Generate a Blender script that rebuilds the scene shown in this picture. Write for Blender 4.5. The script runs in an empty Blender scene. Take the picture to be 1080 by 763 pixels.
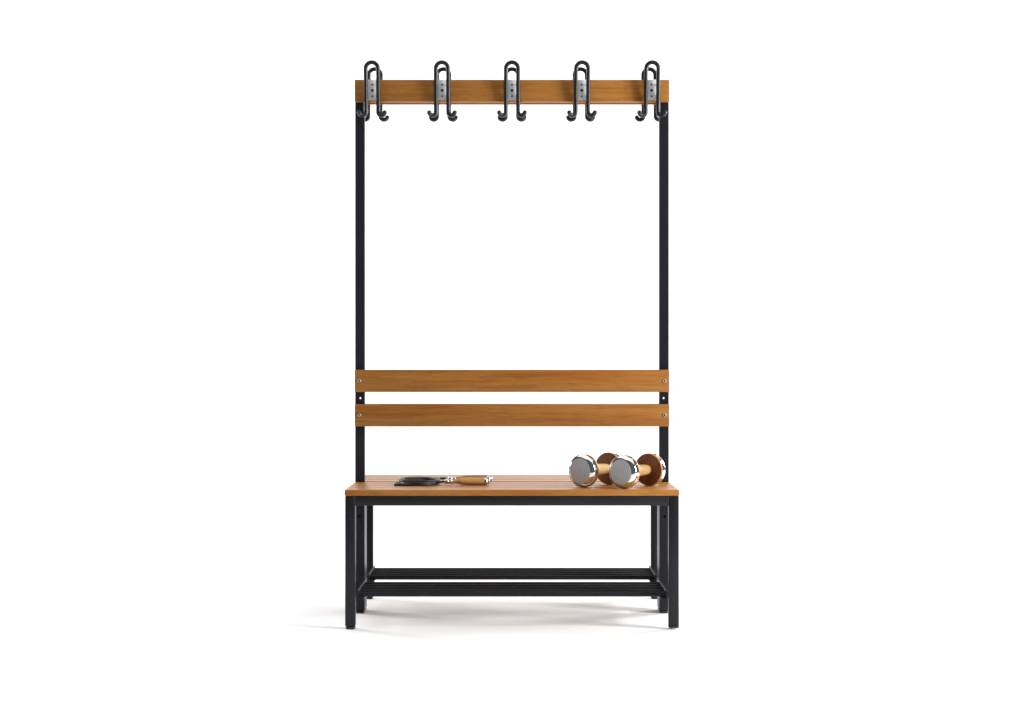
import bpy, bmesh, math, random
from mathutils import Vector, Matrix
random.seed(4)
sc = bpy.context.scene
COL = sc.collection
R = math.radians
PI = math.pi

# ------------------------------------------------------------------ materials
def new_mat(name):
    m = bpy.data.materials.new(name); m.use_nodes = True
    nt = m.node_tree; b = nt.nodes['Principled BSDF']
    return m, nt, b

def N(nt, typ, **kw):
    n = nt.nodes.new(typ)
    for k, v in kw.items(): setattr(n, k, v)
    return n

def ramp(nt, stops):
    r = N(nt, 'ShaderNodeValToRGB')
    el = r.color_ramp.elements
    while len(el) < len(stops): el.new(0.5)
    for e, (p, c) in zip(el, stops):
        e.position = p; e.color = (*c, 1)
    return r

def wood(name, dark, mid, light, rough=0.34, axis=0, scale=1.0, coat=0.0, streak=0.5, ior=1.27):
    """lacquered timber, grain running along one object axis; every object gets its own cut of the grain"""
    m, nt, b = new_mat(name)
    L = nt.links.new
    tc = N(nt, 'ShaderNodeTexCoord'); oi = N(nt, 'ShaderNodeObjectInfo')
    off = N(nt, 'ShaderNodeVectorMath', operation='SCALE'); off.inputs['Scale'].default_value = 37.0
    comb = N(nt, 'ShaderNodeCombineXYZ')
    for i in range(3): L(oi.outputs['Random'], comb.inputs[i])
    L(comb.outputs[0], off.inputs[0])
    add = N(nt, 'ShaderNodeVectorMath', operation='ADD')
    L(tc.outputs['Object'], add.inputs[0]); L(off.outputs[0], add.inputs[1])
    # slow waver of the grain lines
    warp = N(nt, 'ShaderNodeTexNoise'); warp.inputs['Scale'].default_value = 5.0 * scale; warp.inputs['Detail'].default_value = 2
    L(add.outputs[0], warp.inputs['Vector'])
    wsc = N(nt, 'ShaderNodeVectorMath', operation='SCALE'); wsc.inputs['Scale'].default_value = 0.024 / scale
    L(warp.outputs['Color'], wsc.inputs[0])
    add2 = N(nt, 'ShaderNodeVectorMath', operation='ADD')
    L(add.outputs[0], add2.inputs[0]); L(wsc.outputs[0], add2.inputs[1])
    def mapped(sx, sy):
        mp = N(nt, 'ShaderNodeMapping')
        s = [sy, sy, sy]; s[axis] = sx
        mp.inputs['Scale'].default_value = s
        L(add2.outputs[0], mp.inputs['Vector'])
        return mp
    n1 = N(nt, 'ShaderNodeTexNoise'); n1.inputs['Scale'].default_value = 1; n1.inputs['Detail'].default_value = 6; n1.inputs['Roughness'].default_value = .6
    L(mapped(2.4 * scale, 115 * scale).outputs[0], n1.inputs['Vector'])
    n2 = N(nt, 'ShaderNodeTexNoise'); n2.inputs['Scale'].default_value = 1; n2.inputs['Detail'].default_value = 3
    L(mapped(14 * scale, 620 * scale).outputs[0], n2.inputs['Vector'])
    n3 = N(nt, 'ShaderNodeTexNoise'); n3.inputs['Scale'].default_value = 1; n3.inputs['Detail'].default_value = 2
    L(mapped(2.2 * scale, 19 * scale).outputs[0], n3.inputs['Vector'])
    r1 = ramp(nt, [(.30, dark), (.50, mid), (.72, light)]); L(n1.outputs['Fac'], r1.inputs[0])
    r3 = ramp(nt, [(.30, (.90, .78, .66)), (.50, (1, 1, 1)), (.72, (1.07, 1.12, 1.14))]); L(n3.outputs['Fac'], r3.inputs[0])
    mx = N(nt, 'ShaderNodeMix', data_type='RGBA', blend_type='MULTIPLY'); mx.inputs[0].default_value = 1
    L(r1.outputs[0], mx.inputs[6]); L(r3.outputs[0], mx.inputs[7])
    r2 = ramp(nt, [(.36, (.62, .55, .5)), (.52, (1, 1, 1))]); L(n2.outputs['Fac'], r2.inputs[0])
    mx2 = N(nt, 'ShaderNodeMix', data_type='RGBA', blend_type='MULTIPLY'); mx2.inputs[0].default_value = streak
    L(mx.outputs[2], mx2.inputs[6]); L(r2.outputs[0], mx2.inputs[7])
    # board to board tone
    hs = N(nt, 'ShaderNodeHueSaturation')
    mr = N(nt, 'ShaderNodeMapRange'); mr.inputs['To Min'].default_value = .93; mr.inputs['To Max'].default_value = 1.07
    L(oi.outputs['Random'], mr.inputs[0]); L(mr.outputs[0], hs.inputs['Value'])
    L(mx2.outputs[2], hs.inputs['Color'])
    L(hs.outputs[0], b.inputs['Base Color'])
    rr = N(nt, 'ShaderNodeMapRange'); rr.inputs['To Min'].default_value = rough - .05; rr.inputs['To Max'].default_value = rough + .08
    L(n1.outputs['Fac'], rr.inputs[0]); L(rr.outputs[0], b.inputs['Roughness'])
    bp = N(nt, 'ShaderNodeBump'); bp.inputs['Strength'].default_value = .10; bp.inputs['Distance'].default_value = .0006
    L(n2.outputs['Fac'], bp.inputs['Height']); L(bp.outputs[0], b.inputs['Normal'])
    b.inputs['IOR'].default_value = ior
    b.inputs['Coat Weight'].default_value = coat
    b.inputs['Coat Roughness'].default_value = .2
    return m

OAK = wood('lacquered_wood', (.275, .104, .021), (.34, .141, .031), (.39, .172, .041), streak=.5)
WALNUT = wood('walnut_disc', (.12, .046, .018), (.22, .088, .034), (.30, .125, .050), axis=2, scale=2.2, rough=.45)
MAPLE = wood('pale_wood', (.41, .25, .10), (.53, .355, .155), (.60, .42, .20), axis=2, scale=2.2, rough=.36)
GRIPWOOD = wood('grip_wood', (.30, .135, .042), (.46, .24, .085), (.58, .34, .14), axis=0, scale=2.2, rough=.34)

def paint(name, col, rough, bump=.12, spec=.5):
    m, nt, b = new_mat(name); L = nt.links.new
    tc = N(nt, 'ShaderNodeTexCoord')
    n = N(nt, 'ShaderNodeTexNoise'); n.inputs['Scale'].default_value = 900; n.inputs['Detail'].default_value = 2
    L(tc.outputs['Object'], n.inputs['Vector'])
    n2 = N(nt, 'ShaderNodeTexNoise'); n2.inputs['Scale'].default_value = 9; n2.inputs['Detail'].default_value = 3
    L(tc.outputs['Object'], n2.inputs['Vector'])
    r = ramp(nt, [(.3, [c * .88 for c in col]), (.7, [c * 1.1 for c in col])]); L(n2.outputs['Fac'], r.inputs[0])
    L(r.outputs[0], b.inputs['Base Color'])
    mr = N(nt, 'ShaderNodeMapRange'); mr.inputs['To Min'].default_value = rough - .05; mr.inputs['To Max'].default_value = rough + .05
    L(n2.outputs['Fac'], mr.inputs[0]); L(mr.outputs[0], b.inputs['Roughness'])
    b.inputs['Specular IOR Level'].default_value = spec
    bp = N(nt, 'ShaderNodeBump'); bp.inputs['Strength'].default_value = bump; bp.inputs['Distance'].default_value = .0003
    L(n.outputs['Fac'], bp.inputs['Height']); L(bp.outputs[0], b.inputs['Normal'])
    return m

STEEL = paint('powder_coated_steel', (.0105, .0113, .0150), .41, .0, .25)
TUBE = paint('black_shelf_tube', (.0115, .0122, .0155), .5, .0, .2)
WIRE = paint('black_lacquered_wire', (.009, .009, .0095), .27, .0, .38)
RUBBER = paint('black_plastic', (.012, .012, .012), .5)
ROPE = paint('black_rope', (.010, .010, .011), .42, .0, .4)
DARK = paint('dark_recess', (.006, .006, .006), .6)
PALE = paint('pale_plastic', (.75, .75, .74), .5)

def metal(name, col, rough, rings=0.0, brushed=False):
    m, nt, b = new_mat(name); L = nt.links.new
    b.inputs['Metallic'].default_value = 1
    b.inputs['Base Color'].default_value = (*col, 1)
    tc = N(nt, 'ShaderNodeTexCoord')
    n = N(nt, 'ShaderNodeTexNoise'); n.inputs['Scale'].default_value = 30; n.inputs['Detail'].default_value = 4
    L(tc.outputs['Object'], n.inputs['Vector'])
    mr = N(nt, 'ShaderNodeMapRange'); mr.inputs['To Min'].default_value = rough * .85; mr.inputs['To Max'].default_value = rough * 1.2
    L(n.outputs['Fac'], mr.inputs[0]); L(mr.outputs[0], b.inputs['Roughness'])
    return m
CHROME = metal('polished_chrome', (.70, .70, .71), .07)
FITTING = metal('chromed_fitting', (.62, .62, .63), .16)
ZINC = metal('galvanised_steel', (.40, .40, .41), .38)
RINGED = metal('turned_steel', (.45, .45, .455), .40)
GROOVE = metal('groove_shade', (.33, .33, .335), .42)  # same steel darkened for the grooves, their shade put into the colour
SATIN = metal('satin_plate', (.74, .74, .745), .45)
SATIN.node_tree.nodes['Principled BSDF'].inputs['Metallic'].default_value = .2

def white(name, v):
    m, nt, b = new_mat(name); L = nt.links.new
    tc = N(nt, 'ShaderNodeTexCoord'); n = N(nt, 'ShaderNodeTexNoise'); n.inputs['Scale'].default_value = .7
    L(tc.outputs['Object'], n.inputs['Vector'])
    r = ramp(nt, [(.2, (v * .985, v * .985, v * .985)), (.8, (v, v, v))]); L(n.outputs['Fac'], r.inputs[0])
    L(r.outputs[0], b.inputs['Base Color'])
    b.inputs['Roughness'].default_value = .7
    return m
WHITE = white('white_studio_paper', .905)

# ------------------------------------------------------------------ mesh helpers
def link(name, bm, mats, parent=None, smooth=False, loc=None):
    me = bpy.data.meshes.new(name)
    bmesh.ops.recalc_face_normals(bm, faces=bm.faces[:])
    bm.to_mesh(me); bm.free()
    if not isinstance(mats, (list, tuple)): mats = [mats]
    for m in mats: me.materials.append(m)
    if smooth:
        for p in me.polygons: p.use_smooth = True
    o = bpy.data.objects.new(name, me); COL.objects.link(o)
    if parent: o.parent = parent
    if loc: o.location = loc
    return o

def shade_auto(o, ang=35):
    me = o.data
    for p in me.polygons: p.use_smooth = True
    bm = bmesh.new(); bm.from_mesh(me)
    for e in bm.edges:
        if len(e.link_faces) == 2 and e.calc_face_angle(0) > R(ang): e.smooth = False
    bm.to_mesh(me); bm.free()
    return o

def box_bm(x0, x1, y0, y1, z0, z1, bev=.0015, seg=2):
    bm = bmesh.new()
    bmesh.ops.create_cube(bm, size=1)
    for v in bm.verts:
        v.co = Vector((x0 + (v.co.x + .5) * (x1 - x0), y0 + (v.co.y + .5) * (y1 - y0), z0 + (v.co.z + .5) * (z1 - z0)))
    if bev > 0:
        bmesh.ops.bevel(bm, geom=bm.edges[:], offset=bev, segments=seg, profile=.5, affect='EDGES')
    return bm

def box(name, x0, x1, y0, y1, z0, z1, mat, parent, bev=.0015, seg=2):
    c = Vector(((x0 + x1) / 2, (y0 + y1) / 2, (z0 + z1) / 2))
    h = Vector((abs(x1 - x0) / 2, abs(y1 - y0) / 2, abs(z1 - z0) / 2))
    o = link(name, box_bm(-h.x, h.x, -h.y, h.y, -h.z, h.z, bev, seg), mat, parent, loc=c)
    return shade_auto(o, 50)

def lathe(bm, prof, n=48, M=None, mat_of=None):
    """prof = [(r, z)]; revolves about local z"""
    rings = []
    for r, z in prof:
        if r < 1e-7:
            rings.append([bm.verts.new((0, 0, z))])
        else:
            rings.append([bm.verts.new((r * math.cos(2 * PI * i / n), r * math.sin(2 * PI * i / n), z)) for i in range(n)])
    for k in range(len(rings) - 1):
        a, b = rings[k], rings[k + 1]
        for i in range(n):
            j = (i + 1) % n
            if len(a) == 1 and len(b) == 1: continue
            if len(a) == 1: f = bm.faces.new((a[0], b[i], b[j]))
            elif len(b) == 1: f = bm.faces.new((a[i], a[j], b[0]))
            else: f = bm.faces.new((a[i], a[j], b[j], b[i]))
            if mat_of: f.material_index = mat_of(k)
    if M is not None:
        vs = [v for ring in rings for v in ring]
        bmesh.ops.transform(bm, matrix=M, verts=vs)

def sweep(bm, pts, r, n=16, cap=True):
    """round bar along a polyline, hemispherical ends"""
    pts = [Vector(p) for p in pts]
    rad = r if callable(r) else (lambda t: r)
    T = []
    for i in range(len(pts)):
        a = pts[max(i - 1, 0)]; b = pts[min(i + 1, len(pts) - 1)]
        T.append((b - a).normalized())
    up = Vector((0, 1, 0)) if abs(T[0].y) < .9 else Vector((1, 0, 0))
    nrm = (up - T[0] * up.dot(T[0])).normalized()
    rows = []
    def ring(c, t, nv, rr):
        bi = t.cross(nv)
        return [bm.verts.new(c + rr * (math.cos(2 * PI * k / n) * nv + math.sin(2 * PI * k / n) * bi)) for k in range(n)]
    frames = []
    for i in range(len(pts)):
        if i:
            ax = T[i - 1].cross(T[i])
            if ax.length > 1e-8:
                nrm = Matrix.Rotation(T[i - 1].angle(T[i]), 3, ax.normalized()) @ nrm
            nrm = (nrm - T[i] * nrm.dot(T[i])).normalized()
        frames.append(nrm.copy())
    L = len(pts) - 1
    if cap:
        for a in (75, 50, 25):
            rr = rad(0)
            rows.append(ring(pts[0] - T[0] * rr * math.sin(R(a)), T[0], frames[0], rr * math.cos(R(a))))
    for i in range(len(pts)): rows.append(ring(pts[i], T[i], frames[i], rad(i / L)))
    if cap:
        for a in (25, 50, 75):
            rr = rad(1)
            rows.append(ring(pts[-1] + T[-1] * rr * math.sin(R(a)), T[-1], frames[-1], rr * math.cos(R(a))))
    for a, b in zip(rows, rows[1:]):
        for k in range(n):
            bm.faces.new((a[k], a[(k + 1) % n], b[(k + 1) % n], b[k]))
    bm.faces.new(rows[0][::-1]); bm.faces.new(rows[-1])

def smooth_path(ctrl, sub=8):
    P = [Vector(p) for p in ctrl]
    P = [P[0] * 2 - P[1]] + P + [P[-1] * 2 - P[-2]]
    out = []
    for i in range(1, len(P) - 2):
        p0, p1, p2, p3 = P[i - 1:i + 3]
        for s in range(sub):
            t = s / sub
            out.append(.5 * ((2 * p1) + (p2 - p0) * t + (2 * p0 - 5 * p1 + 4 * p2 - p3) * t * t + (3 * p1 - p0 - 3 * p2 + p3) * t ** 3))
    out.append(P[-2])
    return out

def thing(name, label, cat, loc=(0, 0, 0), rotz=0, group=None):
    o = bpy.data.objects.new(name, None); COL.objects.link(o)
    o.empty_display_size = .05
    o.location = loc; o.rotation_euler = (0, 0, rotz)
    o['label'] = label; o['category'] = cat
    if group: o['group'] = group
    return o

# ------------------------------------------------------------------ setting: white studio sweep
bm = bmesh.new()
vs = [bm.verts.new(p) for p in ((-9, -3.0, 0), (9, -3.0, 0), (9, 3.2, 0), (-9, 3.2, 0))]
bm.faces.new(vs)
fl = link('floor', bm, WHITE); fl['kind'] = 'structure'
bm = bmesh.new()
prof = [(3.2 + 1.6 * math.sin(R(a)), 1.6 - 1.6 * math.cos(R(a))) for a in range(0, 91, 5)] + [(4.8, 5.5)]
rows = [[bm.verts.new((x, y, z)) for x in (-9, 9)] for y, z in prof]
for a, b in zip(rows, rows[1:]): bm.faces.new((a[0], a[1], b[1], b[0]))
bd = link('backdrop', bm, WHITE, smooth=True); bd['kind'] = 'structure'

# ------------------------------------------------------------------ the bench
bench = thing('cloakroom_bench', 'tall double-sided cloakroom bench of black steel with brown wooden slats and wire coat hooks', 'bench')
LEG = .0303; XO = .5014; XI = XO - LEG
YF = -.335; YB = .335
SEAT0, SEAT1 = .4015, .4200

# uprights (through holes cut by booleans applied below)
def cyl_bm(r, y0, y1, x, z, n=24):
    b = bmesh.new()
    lathe(b, [(0, 0), (r, 0), (r, 1), (0, 1)], n)
    bmesh.ops.recalc_face_normals(b, faces=b.faces[:])
    M = Matrix.Translation((x, y0, z)) @ Matrix.Rotation(-PI / 2, 4, 'X') @ Matrix.Diagonal((1, 1, y1 - y0, 1))
    bmesh.ops.transform(b, matrix=M, verts=b.verts[:])
    return b

def cut(o, cutters):
    for cbm in cutters:
        me = bpy.data.meshes.new('cut'); bmesh.ops.recalc_face_normals(cbm, faces=cbm.faces[:]); cbm.to_mesh(me); cbm.free()
        c = bpy.data.objects.new('cut', me); COL.objects.link(c)
        md = o.modifiers.new('hole', 'BOOLEAN'); md.operation = 'DIFFERENCE'; md.object = c; md.solver = 'EXACT'
    bpy.context.view_layer.update()
    dg = bpy.context.evaluated_depsgraph_get()
    new = bpy.data.meshes.new_from_object(o.evaluated_get(dg))
    cs = [m.object for m in o.modifiers]
    o.modifiers.clear(); o.data = new
    for c in cs: bpy.data.objects.remove(c)

for s in (-1, 1):
    xa, xb = sorted((s * XO, s * XI))
    up = link('upright', box_bm(xa, xb, -.014, .014, .392, 1.698, .0018), STEEL, bench)
    cut(up, [cyl_bm(.0034, -.05, .05, s * .4855, .688)])
    # lower part of the upright: deeper box section down to the floor
    lo = link('centre_leg', box_bm(xa, xb, -.014, .068, .010, .3915, .0018), STEEL, bench)
    cut(lo, [cyl_bm(.0042, -.05, .004, s * .4875, .3097)])
    box('foot', xa + .0008, xb - .0008, -.0135, .0675, 0, .0095, RUBBER, lo, .0055, 3)
    # outer legs
    for yy in (YF, YB):
        ya, yb = sorted((yy, yy - math.copysign(LEG, yy)))
        bright = (s == 1 and yy == YF)
        zb = .0045 if bright else .010
        lg = box('leg', xa, xb, ya, yb, zb, SEAT0 - .0008, STEEL, bench, .0018)
        if bright:
            f = link('foot', bmesh.new(), PALE, lg)
            b2 = bmesh.new(); lathe(b2, [(0, 0), (.009, 0), (.0095, .001), (.0095, .0045), (0, .0045)], 24)
            bmesh.ops.recalc_face_normals(b2, faces=b2.faces[:]); b2.to_mesh(f.data); b2.free()
            f.location = Vector(((xa + xb) / 2, (ya + yb) / 2, 0)) - lg.location
        else:
            f = box('foot', xa + .0004, xb - .0004, ya + .0004, yb - .0004, 0, .0095, RUBBER, None, .0055, 3)
            f.parent = lg; f.location = f.location - lg.location
    # cross rails under the seat ends
    box('side_rail', xa + .002, xb - .002, YF + LEG + .0005, -.0145, .374, SEAT0 - .001, STEEL, bench)
    box('side_rail', xa + .002, xb - .002, .0685, YB - LEG - .0005, .374, SEAT0 - .001, STEEL, bench)
# long aprons
for yy in (YF, YB):
    ya, yb = sorted((yy + math.copysign(-.0004, yy), yy - math.copysign(.022, yy)))
    box('apron', -XI + .0003, XI - .0003, ya, yb, .3721, SEAT0 - .0012, STEEL, bench, .0016)

# seat slats: four each side of the uprights
SEATX = .5028
edges = [-.3375, -.2525, -.1715, -.0925, -.0155]
for side in (-1, 1):
    for i in range(4):
        y0 = edges[i]; y1 = edges[i + 1] - (.0075 if i < 3 else 0)
        if side == 1: y0, y1 = -y1, -y0
        box('seat_slat', -SEATX, SEATX, y0, y1, SEAT0, SEAT1, OAK, bench, .0028, 3)

# screws: chromed button head with a dark socket, axis along -y
def screw_bm():
    b = bmesh.new()
    p = [(.0, .0008), (.0031, .0008), (.0033, .0026), (.0046, .0023), (.0060, .0010), (.0062, 0), (0, 0)]
    lathe(b, p, 20, Matrix.Rotation(PI / 2, 4, 'X'), lambda k: 1 if k == 0 else 0)
    return b

# backrests and hook rails on both faces of the uprights
for side in (-1, 1):
    for z0, z1, nm in ((.7079, .7789, 'backrest_board'), (.5981, .6692, 'backrest_board'), (1.6326, 1.7024, 'hook_rail')):
        ya, yb = sorted((side * .0142, side * .0342))
        bo = box(nm, -.5010, .5010, ya, yb, z0, z1, OAK, bench, .0016)
        if nm == 'backrest_board':
            for s in (-1, 1):
                sw = link('screw', screw_bm(), [ZINC, DARK], bo, smooth=True)
                sw.location = (s * .4857, side * .0101, .0003)
                if side == 1: sw.rotation_euler = (0, 0, PI)

# coat hooks
HR = .0066
def hook_path():
    lx = .0196; top = 1.7335 ; jr = .0106
    pts = []
    def yo(z):   # distance of the wire from the board face: leaning out at the top
        t = max(0, (z - 1.60) / (1.754 - 1.60))
        return .0098 + .0178 * t ** 1.3
    # left J, tip first
    cz = 1.5975
    for a in range(167, -1, -11):
        x = -(lx + jr) + jr * math.cos(R(-a)); z = cz + jr * math.sin(R(-a))
        w = a / 167
        pts.append((x, yo(z) + .010 * w * w, z))
    for z in [1.605 + i * .0118 for i in range(11)]: pts.append((-lx, yo(z), z))
    for a in range(180, -1, -12):
        z = top + lx * math.sin(R(a))
        pts.append((lx * math.cos(R(a)), yo(z), z))
    half = [p for p in pts]
    for z in [1.605 + i * .0118 for i in range(10, -1, -1)]: pts.append((lx, yo(z), z))
    for a in range(2, 168, 11):
        x = (lx + jr) - jr * math.cos(R(a)); z = cz - jr * math.sin(R(a))
        w = a / 167
        pts.append((x, yo(z) + .010 * w * w, z))
    return pts

hb = bmesh.new()
ZH = 1.6675
sweep(hb, [(x, -y, z - ZH) for x, y, z in hook_path()], lambda t: HR + .0007 * max(0, 1 - min(t, 1 - t) / .28) ** .4, 14)
# two short bosses welded between each limb of the wire and the plate
for sx in (-1, 1):
    for dz in (.018, -.018):
        sweep(hb, [(sx * .0190, -.0015, dz), (sx * .0194, -.0105, dz)], .0026, 8)
hook0 = link('coat_hook', hb, WIRE, bench, smooth=True)
plate0 = link('mounting_plate', box_bm(-.0205, .0205, -.0027, -.0002, -.0312, .0349, .0008), SATIN, hook0)
shade_auto(plate0, 50)
screws0 = []
for dz, r in ((.0188, .0029), (.0005, .0045), (-.018, .0029)):
    b = bmesh.new()
    lathe(b, [(0, .0005), (r * .75, .0006), (r, .0002), (r, -.001)], 20, Matrix.Translation((0, -.0028, dz)) @ Matrix.Rotation(PI / 2, 4, 'X'))
    screws0.append(link('plate_screw', b, DARK, hook0, smooth=True))
kids = [plate0] + screws0
first = True
for side in (-1, 1):
    for i in range(5):
        if first:
            h = hook0; first = False
        else:
            h = hook0.copy(); COL.objects.link(h); h.parent = bench
            for c in kids:
                d = c.copy(); COL.objects.link(d); d.parent = h
        h.location = ((-2 + i) * .2222, side * .0342, ZH)
        h.rotation_euler = (0, 0, 0 if side == -1 else PI)

# shoe shelves: angle-iron brackets with square bars across
for ya, yb in ((-.3065, -.0150), (.0690, .3065)):
    for s in (-1, 1):
        b = box_bm(-.0022, .0022, ya, yb, .0880, .1140, .0006, 1)
        b3 = box_bm(-.0175, -.0022, ya, yb, .0880, .0912, .0006, 1) if s == 1 else box_bm(.0022, .0175, ya, yb, .0880, .0912, .0006, 1)
        tmp = bpy.data.meshes.new('t'); b3.to_mesh(tmp); b3.free(); b.from_mesh(tmp)
        br = link('shelf_bracket', b, STEEL, bench, loc=(s * .4655, 0, 0))
    n = 5
    w = .0145
    y0, y1 = (-.2925, -.0640) if ya < 0 else (.0960, .2960)
    for i in range(n):
        b = bmesh.new()
        lathe(b, [(0, 0), (w / 2, 0), (w / 2, .926), (0, .926)], 20, Matrix.Translation((-.4630, 0, 0)) @ Matrix.Rotation(PI / 2, 4, 'Y'))
        t = link('shelf_tube', b, TUBE, bench, loc=(0, y0 + (y1 - y0) * i / (n - 1), .1003))
        shade_auto(t, 50)

# ------------------------------------------------------------------ dumbbells
def make_dumbbell(label, loc, rot):
    t = thing('dumbbell', label, 'dumbbell', loc, rot, 'pair of dumbbells on the bench seat')
    # built along local +y (front head at -y), resting on its heads: axis at z = Rr
    Rr = .0505; inner = .1167 / 2
    def M(sgn): return Matrix.Translation((0, sgn * inner, Rr)) @ Matrix.Rotation(-sgn * PI / 2, 4, 'X')
    b = bmesh.new()
    prof = [(.0135, -.001), (.0150, .004), (.0165, .02), (.0178, inner), (.0165, 2 * inner - .02), (.0150, 2 * inner - .004), (.0135, 2 * inner + .001)]
    lathe(b, prof, 40, None)
    hd = link('handle', b, MAPLE, t, smooth=True)
    hd.location = (0, -inner, Rr); hd.rotation_euler = (-PI / 2, 0, 0)
    for sg in (-1, 1):
        # wooden disc next to the handle
        b = bmesh.new()
        lathe(b, [(0, 0), (Rr - .0022, 0), (Rr - .0006, .0008), (Rr, .0024), (Rr, .0062), (0, .0062)], 72, None, lambda k: 0 if k < 1 else 1)
        wd = link('wooden_disc', b, [WALNUT, GRIPWOOD], t)
        shade_auto(wd, 40)
        wd.location = (0, sg * inner, Rr); wd.rotation_euler = (-sg * PI / 2, 0, 0)
        # chrome head with a broad rounded shoulder
        b = bmesh.new()
        pr = [(0, .0064), (Rr - .0006, .0064), (Rr, .0070)]
        for a in range(0, 66, 5):
            pr.append((Rr - .0206 * (1 - math.cos(R(a))), .0181 + .0138 * math.sin(R(a))))
        pr += [(.0383, .0300), (.0382, .0285), (0, .0285)]
        lathe(b, pr, 96)
        ch = link('weight_head', b, CHROME, t); shade_auto(ch, 40)
        ch.location = (0, sg * inner, Rr); ch.rotation_euler = (-sg * PI / 2, 0, 0)
        # turned end plate with fine concentric grooves
        b = bmesh.new()
        pr = [(.0381, .0290)]; gm = [0]
        r = .0381
        while r > .006:
            pr += [(r, .0308), (r - .0045, .0308), (r - .0047, .0302), (r - .0070, .0302)]
            gm += [0, 1, 1, 1]
            r -= .0072
        pr += [(r, .0308), (0, .0308)]; gm += [0, 0]
        lathe(b, pr, 96, None, lambda k: gm[k])
        ep = link('end_plate', b, [RINGED, GROOVE], ch); shade_auto(ep, 20)
    return t
TH = -R(38.5)
make_dumbbell('chrome and wood dumbbell nearer the front edge of the seat, overlapping the other one', (.3845, -.2275, SEAT1), TH)
make_dumbbell('chrome and wood dumbbell set further back, partly hidden behind the other one', (.2630, -.1755, SEAT1), TH)

# ------------------------------------------------------------------ skipping rope
rope = thing('skipping_rope', 'coiled black skipping rope with two wooden handles lying on the bench seat', 'skipping rope', (-.24, -.11, SEAT1))
RX, RY, RZ = rope.location
def grip(x0, y0, ang, z=.0125, x_len=.126):
    """handle lying down: local x runs from the rope end to the cap"""
    Mx = Matrix.Translation((x0 - RX, y0 - RY, z)) @ Matrix.Rotation(ang, 4, 'Z')
    Rm = Matrix.Rotation(PI / 2, 4, 'Y')
    def part(name, prof, mat, par, n=32):
        b = bmesh.new(); lathe(b, prof, n, Rm)
        o = link(name, b, mat, par); shade_auto(o, 45); return o
    g = part('handle', [(0, .012), (.0060, .012), (.0062, .016), (.0058, .021), (.0066, .028), (.0092, .034), (.0110, .040), (.0116, .060),
                        (.0119, .085), (.0117, .108), (.0110, .112), (0, .112)], GRIPWOOD, rope)
    g.matrix_local = Mx
    part('end_cap', [(0, .1122), (.0114, .1122), (.0119, .1135), (.0119, .1175), (.0108, .1212), (.0075, .1240), (.0060, .1275), (.0035, .1295), (0, .130)], FITTING, g)
    # bearing: chrome collar, ball and ring
    part('collar', [(0, .0035), (.0062, .0035), (.0074, .0048), (.0074, .0100), (.0062, .0118), (0, .0118)], FITTING, g)
    ball = [(.0088 * math.sin(R(a)), -.004 - .0088 * math.cos(R(a))) for a in range(0, 181, 12)]
    ball[0] = (0, ball[0][1]); ball[-1] = (0, ball[-1][1])
    part('bearing_ball', ball, FITTING, g)
    return Mx @ Vector((-.012, 0, 0))
a1 = grip(-.1985, -.148, R(3), .0121)
a2 = grip(-.1915, -.034, R(0), .0121)
# the coil
cx, cy = -.294 - RX, -.118 - RY
random.seed(11)
ctrl = []
turns = 6; per = 16
rr = .0038
def smooth01(t): return t * t * (3 - 2 * t)
heights = [0, .0002, .0030, .0072, .0098, .0120, .0120]
radii = [.0610, .0540, .0630, .0560, .0600, .0510, .0560]
shift = [(-.004, -.004), (.002, 0), (.004, .003), (.000, .006), (.006, .001), (.003, .008), (.003, .008)]
for k in range(turns * per + 1):
    a = 2 * PI * k / per
    tn = min(k / per, turns - 1e-6); n0 = int(tn); f = smooth01(tn - n0)
    mixv = lambda p, q: p * (1 - f) + q * f
    zz = rr + mixv(heights[n0], heights[n0 + 1]) + .0014 * max(0, math.sin(a * .5 + n0)) * (n0 > 2)
    rad = mixv(radii[n0], radii[n0 + 1]) * (1 + .035 * math.sin(2 * a + n0 * 1.7) + .02 * math.sin(3 * a + n0))
    sx, sy = (mixv(shift[n0][q], shift[n0 + 1][q]) for q in (0, 1))
    ctrl.append(Vector((cx + sx + rad * 1.04 * math.cos(a + 2.6), cy + sy + rad * 1.12 * math.sin(a + 2.6), zz)))
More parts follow.
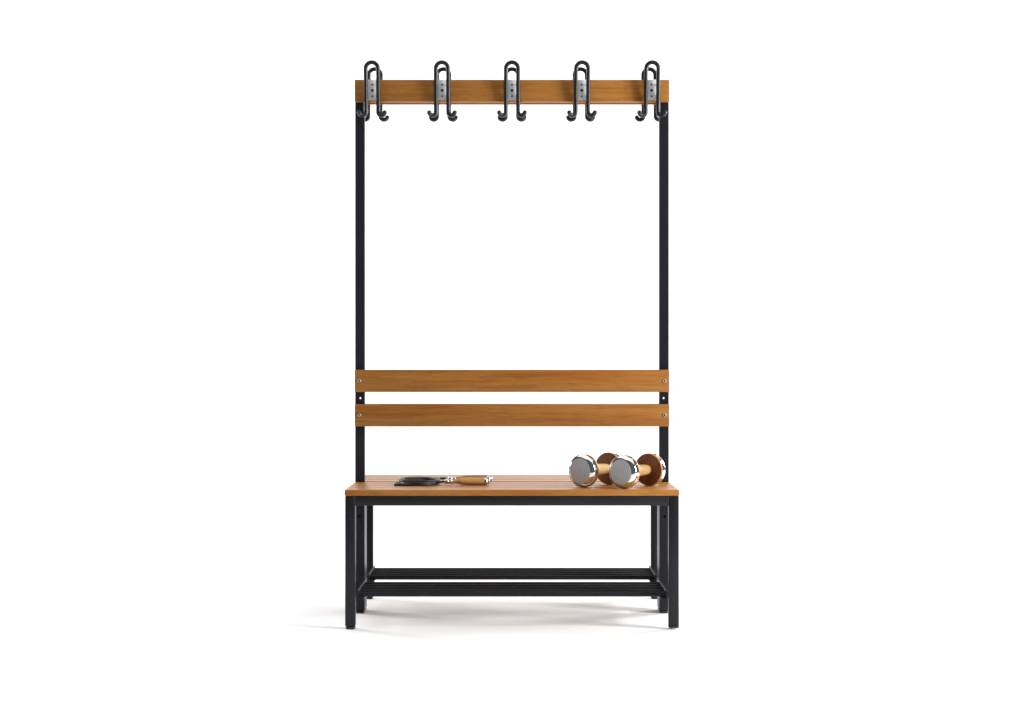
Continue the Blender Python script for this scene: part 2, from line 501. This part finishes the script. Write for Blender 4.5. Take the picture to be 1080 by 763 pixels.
# leading end: comes from the front handle, trailing end: goes to the rear one
p_in = [a1, a1 + Vector((-.018, -.001, -.003)), a1 + Vector((-.045, .0, -.006)), Vector((cx + .045, cy - .050, .0045)), Vector((cx, cy - .066, .0042)), Vector((cx - .045, cy - .052, .0040))]
p_out = [Vector((cx + .030, cy - .048, .022)), Vector((cx + .058, cy + .004, .019)), a2 + Vector((-.030, -.010, .002)), a2 + Vector((-.012, -.001, .001)), a2]
last = ctrl[-1]
path = smooth_path(p_in + ctrl, 3)[:-1] + smooth_path([ctrl[-1]] + p_out, 5)
b = bmesh.new(); sweep(b, path, .0036, 12)
link('cord', b, ROPE, rope, smooth=True)
# a loop end poking out at the near side of the coil
b = bmesh.new()
sweep(b, smooth_path([(cx - .030, cy - .060, .0045), (cx - .052, cy - .066, .0042), (cx - .068, cy - .064, .0040)], 6), .0036, 10)
link('cord_end', b, ROPE, rope, smooth=True)

# ------------------------------------------------------------------ lamps
def area(name, loc, target, sx, sy, power, col=(1, 1, 1)):
    l = bpy.data.lights.new(name, 'AREA'); l.shape = 'RECTANGLE'; l.size = sx; l.size_y = sy
    l.energy = power; l.color = col
    o = bpy.data.objects.new(name, l); COL.objects.link(o)
    o.location = loc
    d = Vector(target) - Vector(loc)
    o.rotation_euler = d.to_track_quat('-Z', 'Y').to_euler()
    return o
area('overhead_softbox', (0, .1, 4.6), (0, .1, 0), 9, 6.5, 245)
area('side_softbox', (4.8, -2.2, 2.1), (0, 0, .8), 1.5, 2.6, 370)
area('fill_softbox', (-4.6, -2.4, 1.6), (0, 0, .8), 3.0, 2.6, 24)
area('rear_floor_fill', (4.2, 2.4, 1.8), (0, 0, 0), 1.2, 1.8, 190)  # unseen pair of fill lamps, added to lighten the floor under the bench
area('rear_floor_fill', (-4.2, 2.4, 1.8), (0, 0, 0), 1.2, 1.8, 120)
area('backdrop_lamp', (0, 1.6, 4.4), (0, 4.6, 1.2), 8, 1.0, 45)

w = bpy.data.worlds.new('World'); sc.world = w; w.use_nodes = True
w.node_tree.nodes['Background'].inputs[0].default_value = (1, 1, 1, 1)
w.node_tree.nodes['Background'].inputs[1].default_value = .12

# ------------------------------------------------------------------ camera
cam = bpy.data.cameras.new('camera'); co = bpy.data.objects.new('camera', cam); COL.objects.link(co)
co.location = (0, -5.335, .8052); co.rotation_euler = (R(90), 0, 0)
cam.sensor_width = 36; cam.lens = 1756 / 1080 * 36; cam.clip_end = 200; cam.clip_start = .05
sc.camera = co

sc.view_settings.view_transform = 'Standard'
sc.view_settings.look = 'None'
sc.view_settings.exposure = 0
sc.view_settings.gamma = 1
sc.cycles.max_bounces = 8
